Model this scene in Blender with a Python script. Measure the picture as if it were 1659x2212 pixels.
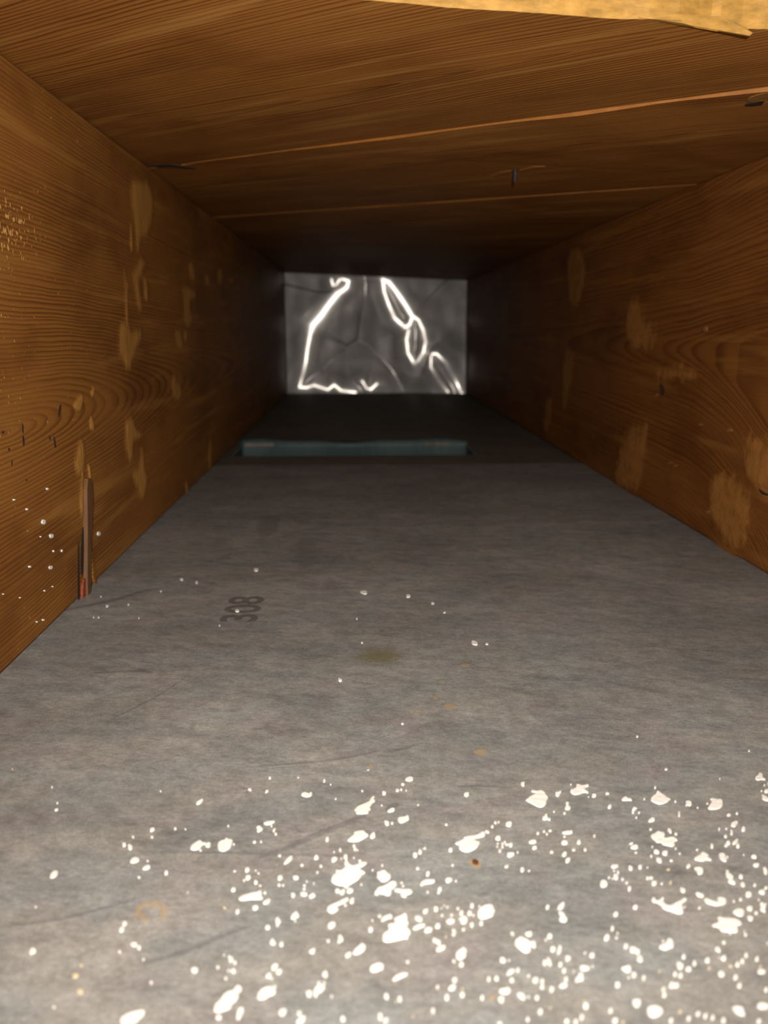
import bpy, bmesh, math, random
from mathutils import Vector, noise as mnoise
random.seed(7)
for o in list(bpy.data.objects): bpy.data.objects.remove(o)
scene = bpy.context.scene
C = scene.collection

# ------------------------------------------------------------------ camera
FPX, CX, CY, VX, VY = 1661.0, 829.5, 1106.0, 766.0, 706.0
_n = math.sqrt((VX-CX)**2 + (VY-CY)**2 + FPX**2)
YAW = math.asin((CX-VX)/_n); PITCH = math.asin((CY-VY)/_n/math.cos(YAW))
CAMZ = 0.134
cd = bpy.data.cameras.new('camera'); cam = bpy.data.objects.new('camera', cd); C.objects.link(cam)
cam.location = (0, 0, CAMZ); cam.rotation_euler = (math.pi/2-PITCH, 0, -YAW)
cd.sensor_fit = 'VERTICAL'; cd.sensor_height = 36.0; cd.sensor_width = 27.0
cd.lens = FPX/2212*36.0; cd.clip_start = 0.005; cd.clip_end = 50
cd.dof.use_dof = True; cd.dof.focus_distance = 0.30; cd.dof.aperture_fstop = 13.0
scene.camera = cam

# ------------------------------------------------------------------ world and light
w = bpy.data.worlds.new('room_glow'); scene.world = w; w.use_nodes = True
w.node_tree.nodes['Background'].inputs[0].default_value = (1.0, 0.86, 0.7, 1)
w.node_tree.nodes['Background'].inputs[1].default_value = 0.06
ld = bpy.data.lights.new('phone_flash', 'SPOT')
ld.energy = 12.2; ld.color = (1.0, 0.93, 0.84); ld.shadow_soft_size = 0.006
ld.spot_size = math.radians(140); ld.spot_blend = 1.0
lo = bpy.data.objects.new('phone_flash', ld); C.objects.link(lo)
LPOS = Vector((0.004, -0.06, CAMZ+0.018))
lo.location = LPOS
lo.rotation_euler = Vector((0.02, 1.0, 0.02)).to_track_quat('-Z', 'Y').to_euler()

vs = scene.view_settings
vs.view_transform = 'Standard'; vs.look = 'None'; vs.exposure = 0.0; vs.gamma = 1.0; vs.use_curve_mapping = False

# ------------------------------------------------------------------ geometry of the place (metres, read off the photograph)
XL, XR, YEND = -0.14, 0.227, 1.60
YSEAM = 0.760
TH = math.atan(0.78)                         # the subfloor planks run on a diagonal
PD = Vector((math.cos(TH), -math.sin(TH)))   # along a plank
PN = Vector((math.sin(TH), math.cos(TH)))    # across, away from the opening
def ceil_z(x): return CAMZ + 0.107 - (x+0.14)/0.367*0.0145

_F = Vector((math.sin(YAW)*math.cos(PITCH), math.cos(YAW)*math.cos(PITCH), -math.sin(PITCH)))
_R = Vector((math.cos(YAW), -math.sin(YAW), 0)); _U = _R.cross(_F)
def ray(x, y): return _R*((x-CX)/FPX) - _U*((y-CY)/FPX) + _F
def on_floor(x, y, z=0.0):
    d = ray(x, y); t = (z-CAMZ)/d.z; return Vector((d.x*t, d.y*t))
def on_wall(x, y, X):
    d = ray(x, y); t = X/d.x; return Vector((d.y*t, d.z*t+CAMZ))
def on_ceil(x, y):
    d = ray(x, y); z = CAMZ+0.1
    for _ in range(4):
        t = (z-CAMZ)/d.z; z = ceil_z(d.x*t)
    return Vector((d.x*t, d.y*t))
def on_end(x, y):
    d = ray(x, y); t = YEND/d.y; return Vector((d.x*t, d.z*t+CAMZ))

# ------------------------------------------------------------------ node helper
class X:
    """a float socket with arithmetic"""
    def __init__(s, nt, sock): s.nt = nt; s.s = sock
    def _op(s, op, *a):
        n = s.nt.nodes.new('ShaderNodeMath'); n.operation = op
        for i, v in enumerate((s,)+a):
            if isinstance(v, X): s.nt.links.new(v.s, n.inputs[i])
            else: n.inputs[i].default_value = v
        return X(s.nt, n.outputs[0])
    def __add__(s, o): return s._op('ADD', o)
    __radd__ = __add__
    def __mul__(s, o): return s._op('MULTIPLY', o)
    __rmul__ = __mul__
    def __sub__(s, o): return s._op('SUBTRACT', o)
    def __rsub__(s, o): return (s*-1.0)+o
    def sqrt(s): return s._op('SQRT')
    def abs(s): return s._op('ABSOLUTE')
    def exp(s): return s._op('EXPONENT')
    def tanh(s): return s._op('TANH')
    def fract(s): return s._op('FRACT')
    def max(s, o): return s._op('MAXIMUM', o)
    def min(s, o): return s._op('MINIMUM', o)
    def step(s, a, b):
        n = s.nt.nodes.new('ShaderNodeMapRange'); n.interpolation_type = 'SMOOTHSTEP'
        s.nt.links.new(s.s, n.inputs['Value'])
        n.inputs['From Min'].default_value = a; n.inputs['From Max'].default_value = b
        return X(s.nt, n.outputs['Result'])
def coords(nt):
    t = nt.nodes.new('ShaderNodeTexCoord'); sp = nt.nodes.new('ShaderNodeSeparateXYZ')
    nt.links.new(t.outputs['Object'], sp.inputs[0])
    return [X(nt, sp.outputs[i]) for i in range(3)]
def vec(nt, a, b, c=0.0):
    n = nt.nodes.new('ShaderNodeCombineXYZ')
    for i, v in enumerate((a, b, c)):
        if isinstance(v, X): nt.links.new(v.s, n.inputs[i])
        else: n.inputs[i].default_value = v
    return n.outputs[0]
def noise(nt, v, scale=1.0, detail=3.0, rough=0.55):
    n = nt.nodes.new('ShaderNodeTexNoise'); nt.links.new(v, n.inputs['Vector'])
    n.inputs['Scale'].default_value = scale; n.inputs['Detail'].default_value = detail; n.inputs['Roughness'].default_value = rough
    return X(nt, n.outputs[0])
def mix(nt, f, a, b, mode='MIX'):
    n = nt.nodes.new('ShaderNodeMix'); n.data_type = 'RGBA'; n.blend_type = mode
    for v, i in ((f, 0), (a, 6), (b, 7)):
        if isinstance(v, X): nt.links.new(v.s, n.inputs[i])
        elif isinstance(v, (int, float)): n.inputs[i].default_value = v
        elif isinstance(v, tuple): n.inputs[i].default_value = v+(1,)
        else: nt.links.new(v, n.inputs[i])
    return n.outputs[2]
def gray(nt, f):
    n = nt.nodes.new('ShaderNodeCombineColor')
    for i in range(3): nt.links.new(f.s, n.inputs[i])
    return n.outputs[0]
def attr(nt, name):
    n = nt.nodes.new('ShaderNodeAttribute'); n.attribute_name = name; return X(nt, n.outputs['Fac'])
def new_mat(name):
    m = bpy.data.materials.new(name); m.use_nodes = True
    return m, m.node_tree, m.node_tree.nodes['Principled BSDF']
def bump(nt, p, h, dist, strength=1.0):
    b = nt.nodes.new('ShaderNodeBump'); b.inputs['Distance'].default_value = dist; b.inputs['Strength'].default_value = strength
    nt.links.new(h.s, b.inputs['Height']); nt.links.new(b.outputs[0], p.inputs['Normal'])

# ------------------------------------------------------------------ wood
def wood(name, axes, ring, freq, early, late, ochre, worn=None, extra=None, strength=0.8, rough=0.5, seed=0.0, even=0.3):
    """axes: (u along the grain, v across) from xyz; ring(u, v): distance through the growth rings, in metres"""
    m, nt, p = new_mat(name)
    xyz = coords(nt); u, v = axes(*xyz)
    wob = noise(nt, vec(nt, u*7.0, v*22.0, seed), 1.0, 2.0)-0.5
    wob2 = noise(nt, vec(nt, u*30.0, v*120.0, seed+3.0), 1.0, 2.0)-0.5
    vv = v + wob*0.007 + wob2*0.0012
    g = ring(u, vv)
    # ring spacing differs from year to year
    gg = g*freq + noise(nt, vec(nt, g*70.0, seed, 0.0), 1.0, 2.0)*5.0
    r = gg.fract()
    line = r.step(0.35, 0.93) - r.step(0.95, 1.0)
    amt = noise(nt, vec(nt, u*7.0, v*26.0, seed+11.0), 1.0, 2.0).step(0.32, 0.66)
    fib = noise(nt, vec(nt, u*40.0, v*1500.0, seed+5.0), 1.0, 3.0, 0.65)
    blot = noise(nt, vec(nt, u*9.0, v*18.0, seed+8.0), 1.0, 4.0, 0.6)
    band = noise(nt, vec(nt, u*6.0, v*90.0, seed+17.0), 1.0, 3.0, 0.55)
    col = mix(nt, (line*(amt*(1.0-even)+even))*strength, early, late)
    col = mix(nt, blot.step(0.42, 0.72)*0.55, col, late)
    col = mix(nt, band.step(0.52, 0.72)*0.6, col, ochre)
    if extra: col = extra(nt, u, v, xyz, col)
    k = fib*0.55+0.72
    col = mix(nt, 1.0, col, gray(nt, k), 'MULTIPLY')
    if worn:
        f = attr(nt, 'fade')
        sn = noise(nt, vec(nt, xyz[1]*worn[2], xyz[2]*worn[3], xyz[0]*worn[2]), 1.0, 5.0, 0.7)
        f = (f*1.15 + (sn-0.5)*3.0 - 0.2).step(0.0, 1.0)
        col = mix(nt, f*worn[1], col, mix(nt, sn.step(0.35, 0.7), tuple(c*0.7 for c in worn[0]), worn[0]))
    nt.links.new(col, p.inputs['Base Color'])
    p.inputs['Roughness'].default_value = rough
    p.inputs['Specular IOR Level'].default_value = 0.12
    bump(nt, p, fib*0.5 + line*-0.5, 0.0003, 0.5)
    return m

EARLY, LATE, OCHRE = (0.27, 0.112, 0.024), (0.088, 0.026, 0.006), (0.36, 0.17, 0.04)
ZL = CAMZ-0.041
def ring_left(u, v):
    a = (((u-0.31).max(0.0))*3.0).tanh()*(0.13/3.0)
    dz = v-ZL
    return (dz*dz + a*a).sqrt()
def sparkle_flecks(nt, u, v, xyz, col):  # sparkle of the wood put into the colour as bright flecks
    n = noise(nt, vec(nt, u*520.0, v*330.0, 3.0), 1.0, 2.0)
    du, dv = u-0.33, v-(CAMZ+0.04)
    reg = ((du*du*600.0+dv*dv*5000.0)*-1.0).exp()
    du2, dv2 = u-0.31, v-(CAMZ-0.005)
    reg2 = ((du2*du2*500.0+dv2*dv2*500.0)*-1.0).exp()
    return mix(nt, (n + reg*0.16 + reg2*0.07).step(0.71, 0.78), col, (0.62, 0.36, 0.11))
def mk_left(name, worn=None):
    return wood(name, lambda x, y, z: (y, z), ring_left, 520.0, EARLY, LATE, OCHRE, worn, sparkle_flecks, 0.80, 0.6, 1.0)
ZR = CAMZ-0.016
KY, KZ = 0.408, CAMZ-0.082
def ring_right(u, v):
    dz = v-ZR
    near = (0.53-u).max(0.0)
    up = dz - near*0.08
    dn = dz*-1.0 - near*near*2.6
    a = (((u-0.40).max(0.0))*3.0).tanh()*(0.10/3.0)
    h = up.max(dn).max(0.0)
    g = (h*h + a*a).sqrt()
    du, dk = (u-KY)*0.75, v-KZ
    kd = (du*du+dk*dk).sqrt()
    f = 1.0-kd.step(0.010, 0.030)
    return g*(1.0-f) + (kd*0.9)*f
def knot_right(nt, u, v, xyz, col):
    du, dk = (u-KY)*0.8, v-KZ
    kd = (du*du+dk*dk).sqrt()
    return mix(nt, (1.0-kd.step(0.004, 0.016))*0.6, col, (0.36, 0.15, 0.04))
def mk_right(name, worn=None):
    return wood(name, lambda x, y, z: (y, z), ring_right, 330.0, (0.18, 0.066, 0.014), (0.066, 0.019, 0.004), (0.24, 0.10, 0.022), worn, knot_right, 0.75, 0.6, 4.0)
def plank_axes(x, y, z): return x*PD.x + y*PD.y, x*PN.x + y*PN.y
def mk_plank(name, cu, cv, seed, freq=400.0, worn=None):
    def ring(u, v):                      # long flames with their tips along the plank
        dv = v-cv
        return (dv*dv+0.000004).sqrt() + (u-cu)*0.05 + 0.2
    return wood(name, plank_axes, ring, freq, (0.30, 0.125, 0.027), (0.115, 0.037, 0.008), (0.40, 0.20, 0.05), worn, None, 1.0, 0.6, seed, 0.55)

m_left, m_left_worn = mk_left('pine_joist_left'), mk_left('pine_joist_left_scraped', ((0.50, 0.25, 0.06), 0.9, 420.0, 30.0))
m_right, m_right_worn = mk_right('pine_joist_right'), mk_right('pine_joist_right_rubbed', ((0.36, 0.16, 0.038), 0.75, 130.0, 90.0))
def plain(name, col, rough=0.6, var=0.25, scale=300.0, metallic=0.0, spec=0.3, stretch=(1, 1, 1)):
    m, nt, p = new_mat(name); x, y, z = coords(nt)
    n = noise(nt, vec(nt, x*(scale*stretch[0]), y*(scale*stretch[1]), z*(scale*stretch[2])), 1.0, 4.0, 0.6)
    c = mix(nt, 1.0, col, gray(nt, n*(2*var)+(1.0-var)), 'MULTIPLY')
    nt.links.new(c, p.inputs['Base Color']); p.inputs['Roughness'].default_value = rough
    p.inputs['Metallic'].default_value = metallic; p.inputs['Specular IOR Level'].default_value = spec
    bump(nt, p, n, 0.0006, 0.5)
    return m
m_cut = plain('fresh_sawn_wood', (0.33, 0.178, 0.038), 0.6, 0.75, 230.0, stretch=(0.6, 0.6, 1.6))
m_edge = plain('plank_edge', (0.24, 0.092, 0.018), 0.55, 0.4, 120.0)
m_white = plain('white_paint', (0.74, 0.705, 0.65), 0.5, 0.12, 500.0)
m_cream = plain('cream_paint', (0.52, 0.44, 0.29), 0.5, 0.15, 500.0)
m_iron = plain('dark_iron', (0.035, 0.033, 0.032), 0.5, 0.3, 400.0, 0.6)
m_dark = plain('dark_wood_void', (0.02, 0.012, 0.006), 0.8)
m_check = plain('dark_split', (0.045, 0.018, 0.007), 0.8)
m_ring = plain('rust_stain', (0.50, 0.27, 0.12), 0.6, 0.3, 400.0)
m_rust = plain('rusty_nail_head', (0.10, 0.035, 0.012), 0.6, 0.4, 500.0)
m_sliver = plain('weathered_sliver', (0.125, 0.058, 0.022), 0.6, 0.5, 200.0, stretch=(2, 2, .15))
m_red = plain('red_crayon', (0.22, 0.045, 0.02), 0.6, 0.3, 300.0)
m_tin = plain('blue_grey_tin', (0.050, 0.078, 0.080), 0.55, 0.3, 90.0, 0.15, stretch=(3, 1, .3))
m_knot = plain('pale_knot', (0.22, 0.105, 0.028), 0.5, 0.25, 200.0)

# ------------------------------------------------------------------ grey board
def mk_floor(name, base=(0.205, 0.195, 0.180), stain=None):
    m, nt, p = new_mat(name); x, y, z = coords(nt)
    big = noise(nt, vec(nt, x*11.0, y*17.0, 1.0), 1.0, 5.0, 0.6)
    streak = noise(nt, vec(nt, x*30.0, y*95.0 + x*20.0, 2.0), 1.0, 7.0, 0.75)
    streak2 = noise(nt, vec(nt, x*45.0, y*260.0 - x*70.0, 7.0), 1.0, 6.0, 0.72)
    grain = noise(nt, vec(nt, x*1500.0, y*1900.0, 3.0), 1.0, 2.0, 0.7)
    cool = noise(nt, vec(nt, x*30.0, y*45.0, 9.0), 1.0, 3.0)
    col = mix(nt, cool.step(0.4, 0.62), base, (base[0]*0.90, base[1]*0.955, base[2]*1.0))
    cool2 = noise(nt, vec(nt, x*36.0, y*60.0, 29.0), 1.0, 3.0)
    col = mix(nt, cool2.step(0.5, 0.7)*0.7, col, (base[0]*0.98, base[1]*0.93, base[2]*0.99))
    k = big.step(0.3, 0.7)*0.28 + 0.86
    k = k*(1.0 - streak.step(0.46, 0.80)*0.38)
    k = k*(1.0 - streak2.step(0.60, 0.78)*0.22)
    mott = noise(nt, vec(nt, x*120.0, y*190.0 + x*30.0, 12.0), 1.0, 5.0, 0.75)
    k = k*(mott.step(0.3, 0.7)*0.40 + 0.83)
    grain2 = noise(nt, vec(nt, x*500.0, y*800.0, 23.0), 1.0, 3.0, 0.7)
    k = k*(grain*0.9+0.57)*(grain2*0.9+0.57)
    dash = noise(nt, vec(nt, x*70.0 + y*9.0, y*520.0 + x*40.0, 41.0), 1.0, 2.0, 0.5)
    k = k*(1.0 - dash.step(0.66, 0.74)*(big.step(0.42, 0.62))*0.38)
    light = noise(nt, vec(nt, x*24.0, y*30.0, 15.0), 1.0, 1.0)
    k = k*(light.step(0.60, 0.63)*0.10 + 1.0)
    col = mix(nt, 1.0, col, gray(nt, k), 'MULTIPLY')
    if stain:
        f = attr(nt, 'fade')
        sn = noise(nt, vec(nt, x*420.0, y*700.0, 5.0), 1.0, 3.0, 0.7)
        f = (f*1.3 + (sn-0.5)*1.8 - 0.2).step(0.0, 1.0)*stain[1]
        col = mix(nt, f, col, stain[0])
    nt.links.new(col, p.inputs['Base Color']); p.inputs['Roughness'].default_value = 0.62
    p.inputs['Specular IOR Level'].default_value = 0.2
    bump(nt, p, grain*0.5+streak*0.5, 0.0003, 0.5)
    return m
m_floor = mk_floor('grey_fibreboard')
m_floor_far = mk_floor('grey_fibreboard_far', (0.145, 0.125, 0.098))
m_st_tan = mk_floor('board_rust_spot', stain=((0.36, 0.235, 0.10), 0.55))
m_st_olive = mk_floor('board_olive_smudge', stain=((0.13, 0.115, 0.045), 0.75))
m_st_ink = mk_floor('board_grey_ink', stain=((0.07, 0.058, 0.052), 0.72))
m_st_faint = mk_floor('board_faint_ink', stain=((0.12, 0.105, 0.108), 0.45))
m_st_scuff = mk_floor('board_scuff', stain=((0.085, 0.082, 0.09), 0.45))

# ------------------------------------------------------------------ mesh helpers
def link(name, me, mat, parent=None, kind=None, label=None, cat=None, group=None):
    o = bpy.data.objects.new(name, me); C.objects.link(o)
    mats = mat if isinstance(mat, (list, tuple)) else [mat]
    if me:
        for mm in mats: me.materials.append(mm)
    if parent: o.parent = parent
    for k, val in (('kind', kind), ('label', label), ('category', cat), ('group', group)):
        if val: o[k] = val
    return o
def from_bm(bm, name):
    bmesh.ops.recalc_face_normals(bm, faces=bm.faces[:])
    me = bpy.data.meshes.new(name); bm.to_mesh(me); bm.free(); return me
def prism(bm, bottom, top, mi=0, side_mi=None):
    """closed prism between two loops of points; side_mi: material index per side"""
    n = len(bottom)
    a = [bm.verts.new(q) for q in bottom]; b = [bm.verts.new(q) for q in top]
    f = bm.faces.new(a); f.material_index = mi
    f = bm.faces.new(b); f.material_index = mi
    for i in range(n):
        f = bm.faces.new((a[i], a[(i+1) % n], b[(i+1) % n], b[i])); f.material_index = side_mi(i) if side_mi else mi
def box(bm, lo_, hi_):
    x0, y0, z0 = lo_; x1, y1, z1 = hi_
    prism(bm, [(x0, y0, z0), (x1, y0, z0), (x1, y1, z0), (x0, y1, z0)], [(x0, y0, z1), (x1, y0, z1), (x1, y1, z1), (x0, y1, z1)])
def chaikin(p, it=1):
    for _ in range(it):
        q = []
        for i in range(len(p)):
            a, b = p[i], p[(i+1) % len(p)]
            q += [(a[0]*.75+b[0]*.25, a[1]*.75+b[1]*.25), (a[0]*.25+b[0]*.75, a[1]*.25+b[1]*.75)]
        p = q
    return p
def seg_d(px, py, a, b):
    vx, vy = b[0]-a[0], b[1]-a[1]; L = vx*vx+vy*vy or 1e-12
    t = max(0, min(1, ((px-a[0])*vx+(py-a[1])*vy)/L))
    return math.hypot(px-a[0]-t*vx, py-a[1]-t*vy)
def inside(px, py, p):
    r = False; j = len(p)-1
    for i in range(len(p)):
        if (p[i][1] > py) != (p[j][1] > py) and px < (p[j][0]-p[i][0])*(py-p[i][1])/(p[j][1]-p[i][1])+p[i][0]: r = not r
        j = i
    return r
def patch(name, pts, place, mat, parent, soft, lift=0.0004, cells=26, base=0.00006):
    """a thin, slightly raised skin with a soft edge: pts in the surface's own two coordinates (metres), place(a, b, h) -> xyz"""
    pts = chaikin([tuple(q) for q in pts])
    a0, a1 = min(q[0] for q in pts)-soft, max(q[0] for q in pts)+soft
    b0, b1 = min(q[1] for q in pts)-soft, max(q[1] for q in pts)+soft
    asp = (a1-a0)/(b1-b0); na = max(6, min(60, int(cells*math.sqrt(asp)))); nb = max(6, min(60, int(cells/math.sqrt(asp))))
    bm = bmesh.new(); V = {}; fa = {}
    for i in range(na+1):
        for j in range(nb+1):
            a, b = a0+(a1-a0)*i/na, b0+(b1-b0)*j/nb
            d = min(seg_d(a, b, pts[k], pts[(k+1) % len(pts)]) for k in range(len(pts)))
            if not inside(a, b, pts): d = -d
            fa[i, j] = max(0.0, min(1.0, (d+soft)/(1.6*soft)))
            V[i, j] = bm.verts.new(place(a, b, base+lift*fa[i, j]))
    order = []
    for i in range(na):
        for j in range(nb):
            q = [(i, j), (i+1, j), (i+1, j+1), (i, j+1)]
            if max(fa[k] for k in q) > 0: bm.faces.new([V[k] for k in q])
    fv = {V[k]: fa[k] for k in V}
    for k in list(V.values()):
        if not k.link_faces: bm.verts.remove(k); fv.pop(k)
    bm.verts.index_update(); vals = [fv[k] for k in bm.verts]
    me = from_bm(bm, name)
    at = me.attributes.new('fade', 'FLOAT', 'POINT'); at.data.foreach_set('value', vals)
    me.polygons.foreach_set('use_smooth', [True]*len(me.polygons))
    return link(name, me, mat, parent)

# ------------------------------------------------------------------ the two joists
def joist(name, X0, sgn, mat, label):
    r = 0.0018; ys = [-0.45, 1.66]; T = 0.040; z1 = CAMZ+0.107
    z1 = ceil_z(X0)
    prof = [(X0+sgn*r, 0.0), (X0, r*1.4), (X0, z1-r), (X0+sgn*r, z1), (X0+sgn*T, z1), (X0+sgn*T, 0.0)]
    bm = bmesh.new()
    prism(bm, [(x, ys[0], z) for x, z in prof], [(x, ys[1], z) for x, z in prof])
    return link(name, from_bm(bm, name), mat, None, 'structure', label)
wl = joist('wall_left', XL, -1, m_left, 'orange-brown pine joist on the left with flame grain and scraped streaks')
wr = joist('wall_right', XR, 1, m_right, 'orange-brown pine joist on the right with a knot and rubbed patches')

def on_left(ox, oy, s): return lambda q: tuple(on_wall(ox+q[0]/s, oy+q[1]/s, XL))
def on_right(ox, oy, s): return lambda q: tuple(on_wall(ox+q[0]/s, oy+q[1]/s, XR))
place_l = lambda a, b, h: (XL+h, a, b)
place_r = lambda a, b, h: (XR-h, a, b)
LU, LL, LW = on_left(240, 340, 4.366), on_left(240, 700, 4.366), on_left(0, 700, 3.95)
scr = [
 (LU, [(190,240),(250,230),(350,250),(390,400),(380,560),(350,690),(265,760),(258,880),(240,880),(235,650),(205,500),(195,380)]),
 (LU, [(178,640),(195,640),(202,880),(182,885)]),
 (LU, [(250,1000),(295,960),(320,1000),(285,1080),(250,1150),(270,1300),(285,1440),(255,1440),(235,1320),(222,1180),(205,1120)]),
 (LU, [(128,1040),(142,1180),(160,1190),(152,1290),(150,1500),(165,1659),(135,1659),(138,1400),(128,1180)]),
 (LU, [(305,1140),(330,1140),(345,1290),(335,1360),(315,1320),(308,1220)]),
 (LU, [(735,1000),(770,1005),(790,1120),(775,1160),(745,1130)]),
 (LU, [(670,1220),(720,1230),(800,1290),(790,1320),(740,1310),(735,1450),(765,1530),(720,1600),(690,1540),(690,1420),(680,1300)]),
 (LU, [(890,1120),(920,1110),(920,1190),(895,1190)]),
 (LU, [(1000,1070),(1045,1060),(1045,1170),(1010,1190)]),
 (LU, [(1110,1140),(1150,1130),(1150,1180),(1115,1175)]),
 (LL, [(85,0),(160,0),(165,60),(205,110),(250,60),(285,70),(265,180),(230,200),(205,300),(185,320),(180,410),(160,420),(120,350),(110,300),(80,290),(75,150)]),
 (LL, [(610,60),(650,70),(670,180),(675,225),(630,215),(615,150)]),
 (LL, [(690,60),(715,80),(705,160),(690,150)]),
 (LL, [(580,480),(610,480),(620,560),(655,600),(655,700),(610,700),(575,640)]),
 (LL, [(150,890),(195,890),(220,990),(290,1040),(250,1080),(200,1080),(190,1270),(145,1200),(130,1050)]),
 (LL, [(290,1150),(312,1400),(340,1440),(320,1560),(290,1659),(260,1560),(225,1500),(215,1400),(265,1380),(280,1300)]),
 (LL, [(695,1500),(715,1490),(725,1560),(710,1620)]),
 (LL, [(925,1100),(950,1100),(945,1340),(915,1370)]),
 (LW, [(690,990),(712,1040),(715,1180),(700,1260),(668,1270),(640,1210),(650,1120),(670,1050)]),
 (LW, [(692,1250),(708,1250),(702,1400),(706,1560),(696,1659),(684,1560),(688,1400)]),
 (LW, [(745,1200),(770,1220),(780,1420),(800,1580),(785,1590),(765,1500),(760,1350)]),
 (LW, [(785,540),(803,540),(800,600),(785,625),(775,590)]),
 (LW, [(765,790),(785,800),(800,880),(790,910),(768,890)]),
 (LW, [(700,600),(705,650),(690,720),(660,735),(625,715),(640,660),(680,620)]),
]
for fn, pts in scr:
    q = [fn(k) for k in pts]
    wd = min(max(a[0] for a in q)-min(a[0] for a in q), max(a[1] for a in q)-min(a[1] for a in q))
    patch('scrape_mark', q, place_l, m_left_worn, wl, max(0.0006, min(0.004, wd*0.22)), 0.0005)

# long sliver lifting off the left joist, with the crack behind it and a red crayon tick
LB = on_left(0, 1050, 3.95)
def slab(name, pts, place, h, mat, parent, label=None, smooth=1):
    p = chaikin([tuple(q) for q in pts], smooth); bm = bmesh.new()
    prism(bm, [place(a, b, 0.00002) for a, b in p], [place(a, b, h) for a, b in p])
    me = from_bm(bm, name)
    o = link(name, me, mat, parent)
    if label: o['label'] = label
    return o
slab('sliver', [LB(q) for q in [(705,-60),(745,-70),(765,60),(755,300),(745,600),(742,930),(728,968),(712,960),(712,600),(712,300)]], place_l, 0.0022, m_sliver, wl, 'grey-brown sliver standing proud')
slab('crack', [LB(q) for q in [(700,350),(710,350),(712,600),(706,760),(690,760),(684,600)]], place_l, 0.0003, m_dark, wl)
slab('crack', [LB(q) for q in [(664,470),(672,470),(672,700),(678,960),(660,975),(660,700)]], place_l, 0.0003, m_dark, wl)
slab('crayon_tick', [LB(q) for q in [(694,800),(722,780),(726,960),(712,972),(684,970)]], place_l, 0.0012, m_red, wl, 'red crayon tick')
slab('sliver', [LB(q) for q in [(770,560),(790,580),(800,740),(820,835),(800,840),(780,760)]], place_l, 0.0008, m_left_worn, wl)
# small checks (dark short splits) and paint specks on the left joist
for pts in [[(182,845),(194,850),(200,930),(188,935)],[(186,950),(200,950),(208,1020),(196,1052),(190,1000)],[(70,1055),(84,1060),(78,1085),(64,1080)],[(98,1160),(106,1165),(100,1210),(92,1205)],
            [(412,950),(426,960),(432,990),(418,985)],[(452,960),(464,960),(480,1055),(462,1060)],[(505,690),(520,680),(518,740),(500,800),(492,790)],[(220,1320),(230,1322),(228,1345),(220,1345)],[(15,910),(35,915),(30,935),(10,935)]]:
    slab('check', [LW(q) for q in pts], place_l, 0.0002, m_check, wl)
def wall_speck(x, y, rx, ry, fn, place, parent, mat):
    p = []
    for k in range(10):
        a = k*math.tau/10; j = random.uniform(.8, 1.15)
        p.append(fn((x+rx*j*math.cos(a), y+ry*j*math.sin(a))))
    slab('paint_speck', p, place, 0.0006, mat, parent)
for x, y, rx, ry in [(365,306,16,24),(433,426,17,18),(397,24,8,10),(113,117,7,8),(223,198,7,9),(425,695,14,16),(247,688,8,9),(838,405,12,18),(522,552,5,11),(450,555,4,8),(340,432,4,6),(363,1142,7,8),(308,1158,5,7),(374,893,4,8),(20,921,4,5),(164,952,4,5),(443,858,3,6)]:
    wall_speck(x, y, rx, ry, LB, place_l, wl, m_white)
# rubbed patches on the right joist
RA, RB = on_right(1239, 700, 3.95), on_right(1000, 500, 3.95)
for fn, pts in [
 (RA, [(1180,1330),(1330,1290),(1480,1380),(1510,1600),(1500,1800),(1400,1880),(1250,1820),(1180,1600),(1160,1450)]),
 (RA, [(1480,1000),(1600,1010),(1690,1000),(1700,1300),(1600,1330),(1500,1300),(1470,1150)]),
 (RA, [(430,960),(540,850),(640,860),(600,1100),(560,1390),(450,1380),(350,1340),(400,1100)]),
 (RA, [(700,420),(900,395),(1050,430),(1000,460),(860,450),(740,480)]),
 (RB, [(900,180),(1020,160),(1040,400),(1000,620),(920,640),(900,400)]),
 (RB, [(860,1060),(940,1020),(930,1200),(880,1480),(850,1480)]),
 (RB, [(700,1480),(760,1400),(750,1620),(690,1720)]),
 (RB, [(1400,640),(1510,600),(1550,780),(1620,760),(1640,980),(1480,1010),(1410,900)])]:
    patch('rubbed_patch', [fn(q) for q in pts], place_r, m_right_worn, wr, 0.007, 0.0004)
for x, y, rx, ry in [(1090,857,14,10),(1338,905,20,16),(830,1185,18,9),(872,1208,14,8),(712,605,14,14),(1130,40,16,24),(1150,1600,14,12)]:
    wall_speck(x, y, rx, ry, RA, place_r, wr, m_knot)
slab('check', [RA(q) for q in [(1580,1400),(1600,1420),(1650,1450),(1690,1445),(1690,1460),(1640,1465),(1595,1440)]], place_r, 0.0003, m_dark, wr)
slab('check', [RA(q) for q in [(735,500),(765,520),(785,580),(760,620),(740,580)]], place_r, 0.0002, m_check, wr)

# ------------------------------------------------------------------ floor boards
bm = bmesh.new(); box(bm, (XL-0.04, -0.45, -0.004), (XR+0.04, YSEAM-0.0012, 0.0))
fl = link('floor', from_bm(bm, 'floor'), m_floor, None, 'structure', 'grey fibreboard bottom of the duct spattered with white paint')
# far board with the rectangular opening of a drop
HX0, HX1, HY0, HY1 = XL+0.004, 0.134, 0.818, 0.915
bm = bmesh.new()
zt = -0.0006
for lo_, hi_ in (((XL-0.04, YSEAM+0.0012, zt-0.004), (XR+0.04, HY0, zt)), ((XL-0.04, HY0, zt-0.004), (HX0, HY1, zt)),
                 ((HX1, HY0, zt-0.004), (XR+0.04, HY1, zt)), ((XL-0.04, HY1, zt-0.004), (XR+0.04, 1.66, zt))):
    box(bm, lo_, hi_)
ff = link('floor', from_bm(bm, 'floor'), m_floor_far, None, 'structure', 'dark far bottom board with a rectangular drop opening')
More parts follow.
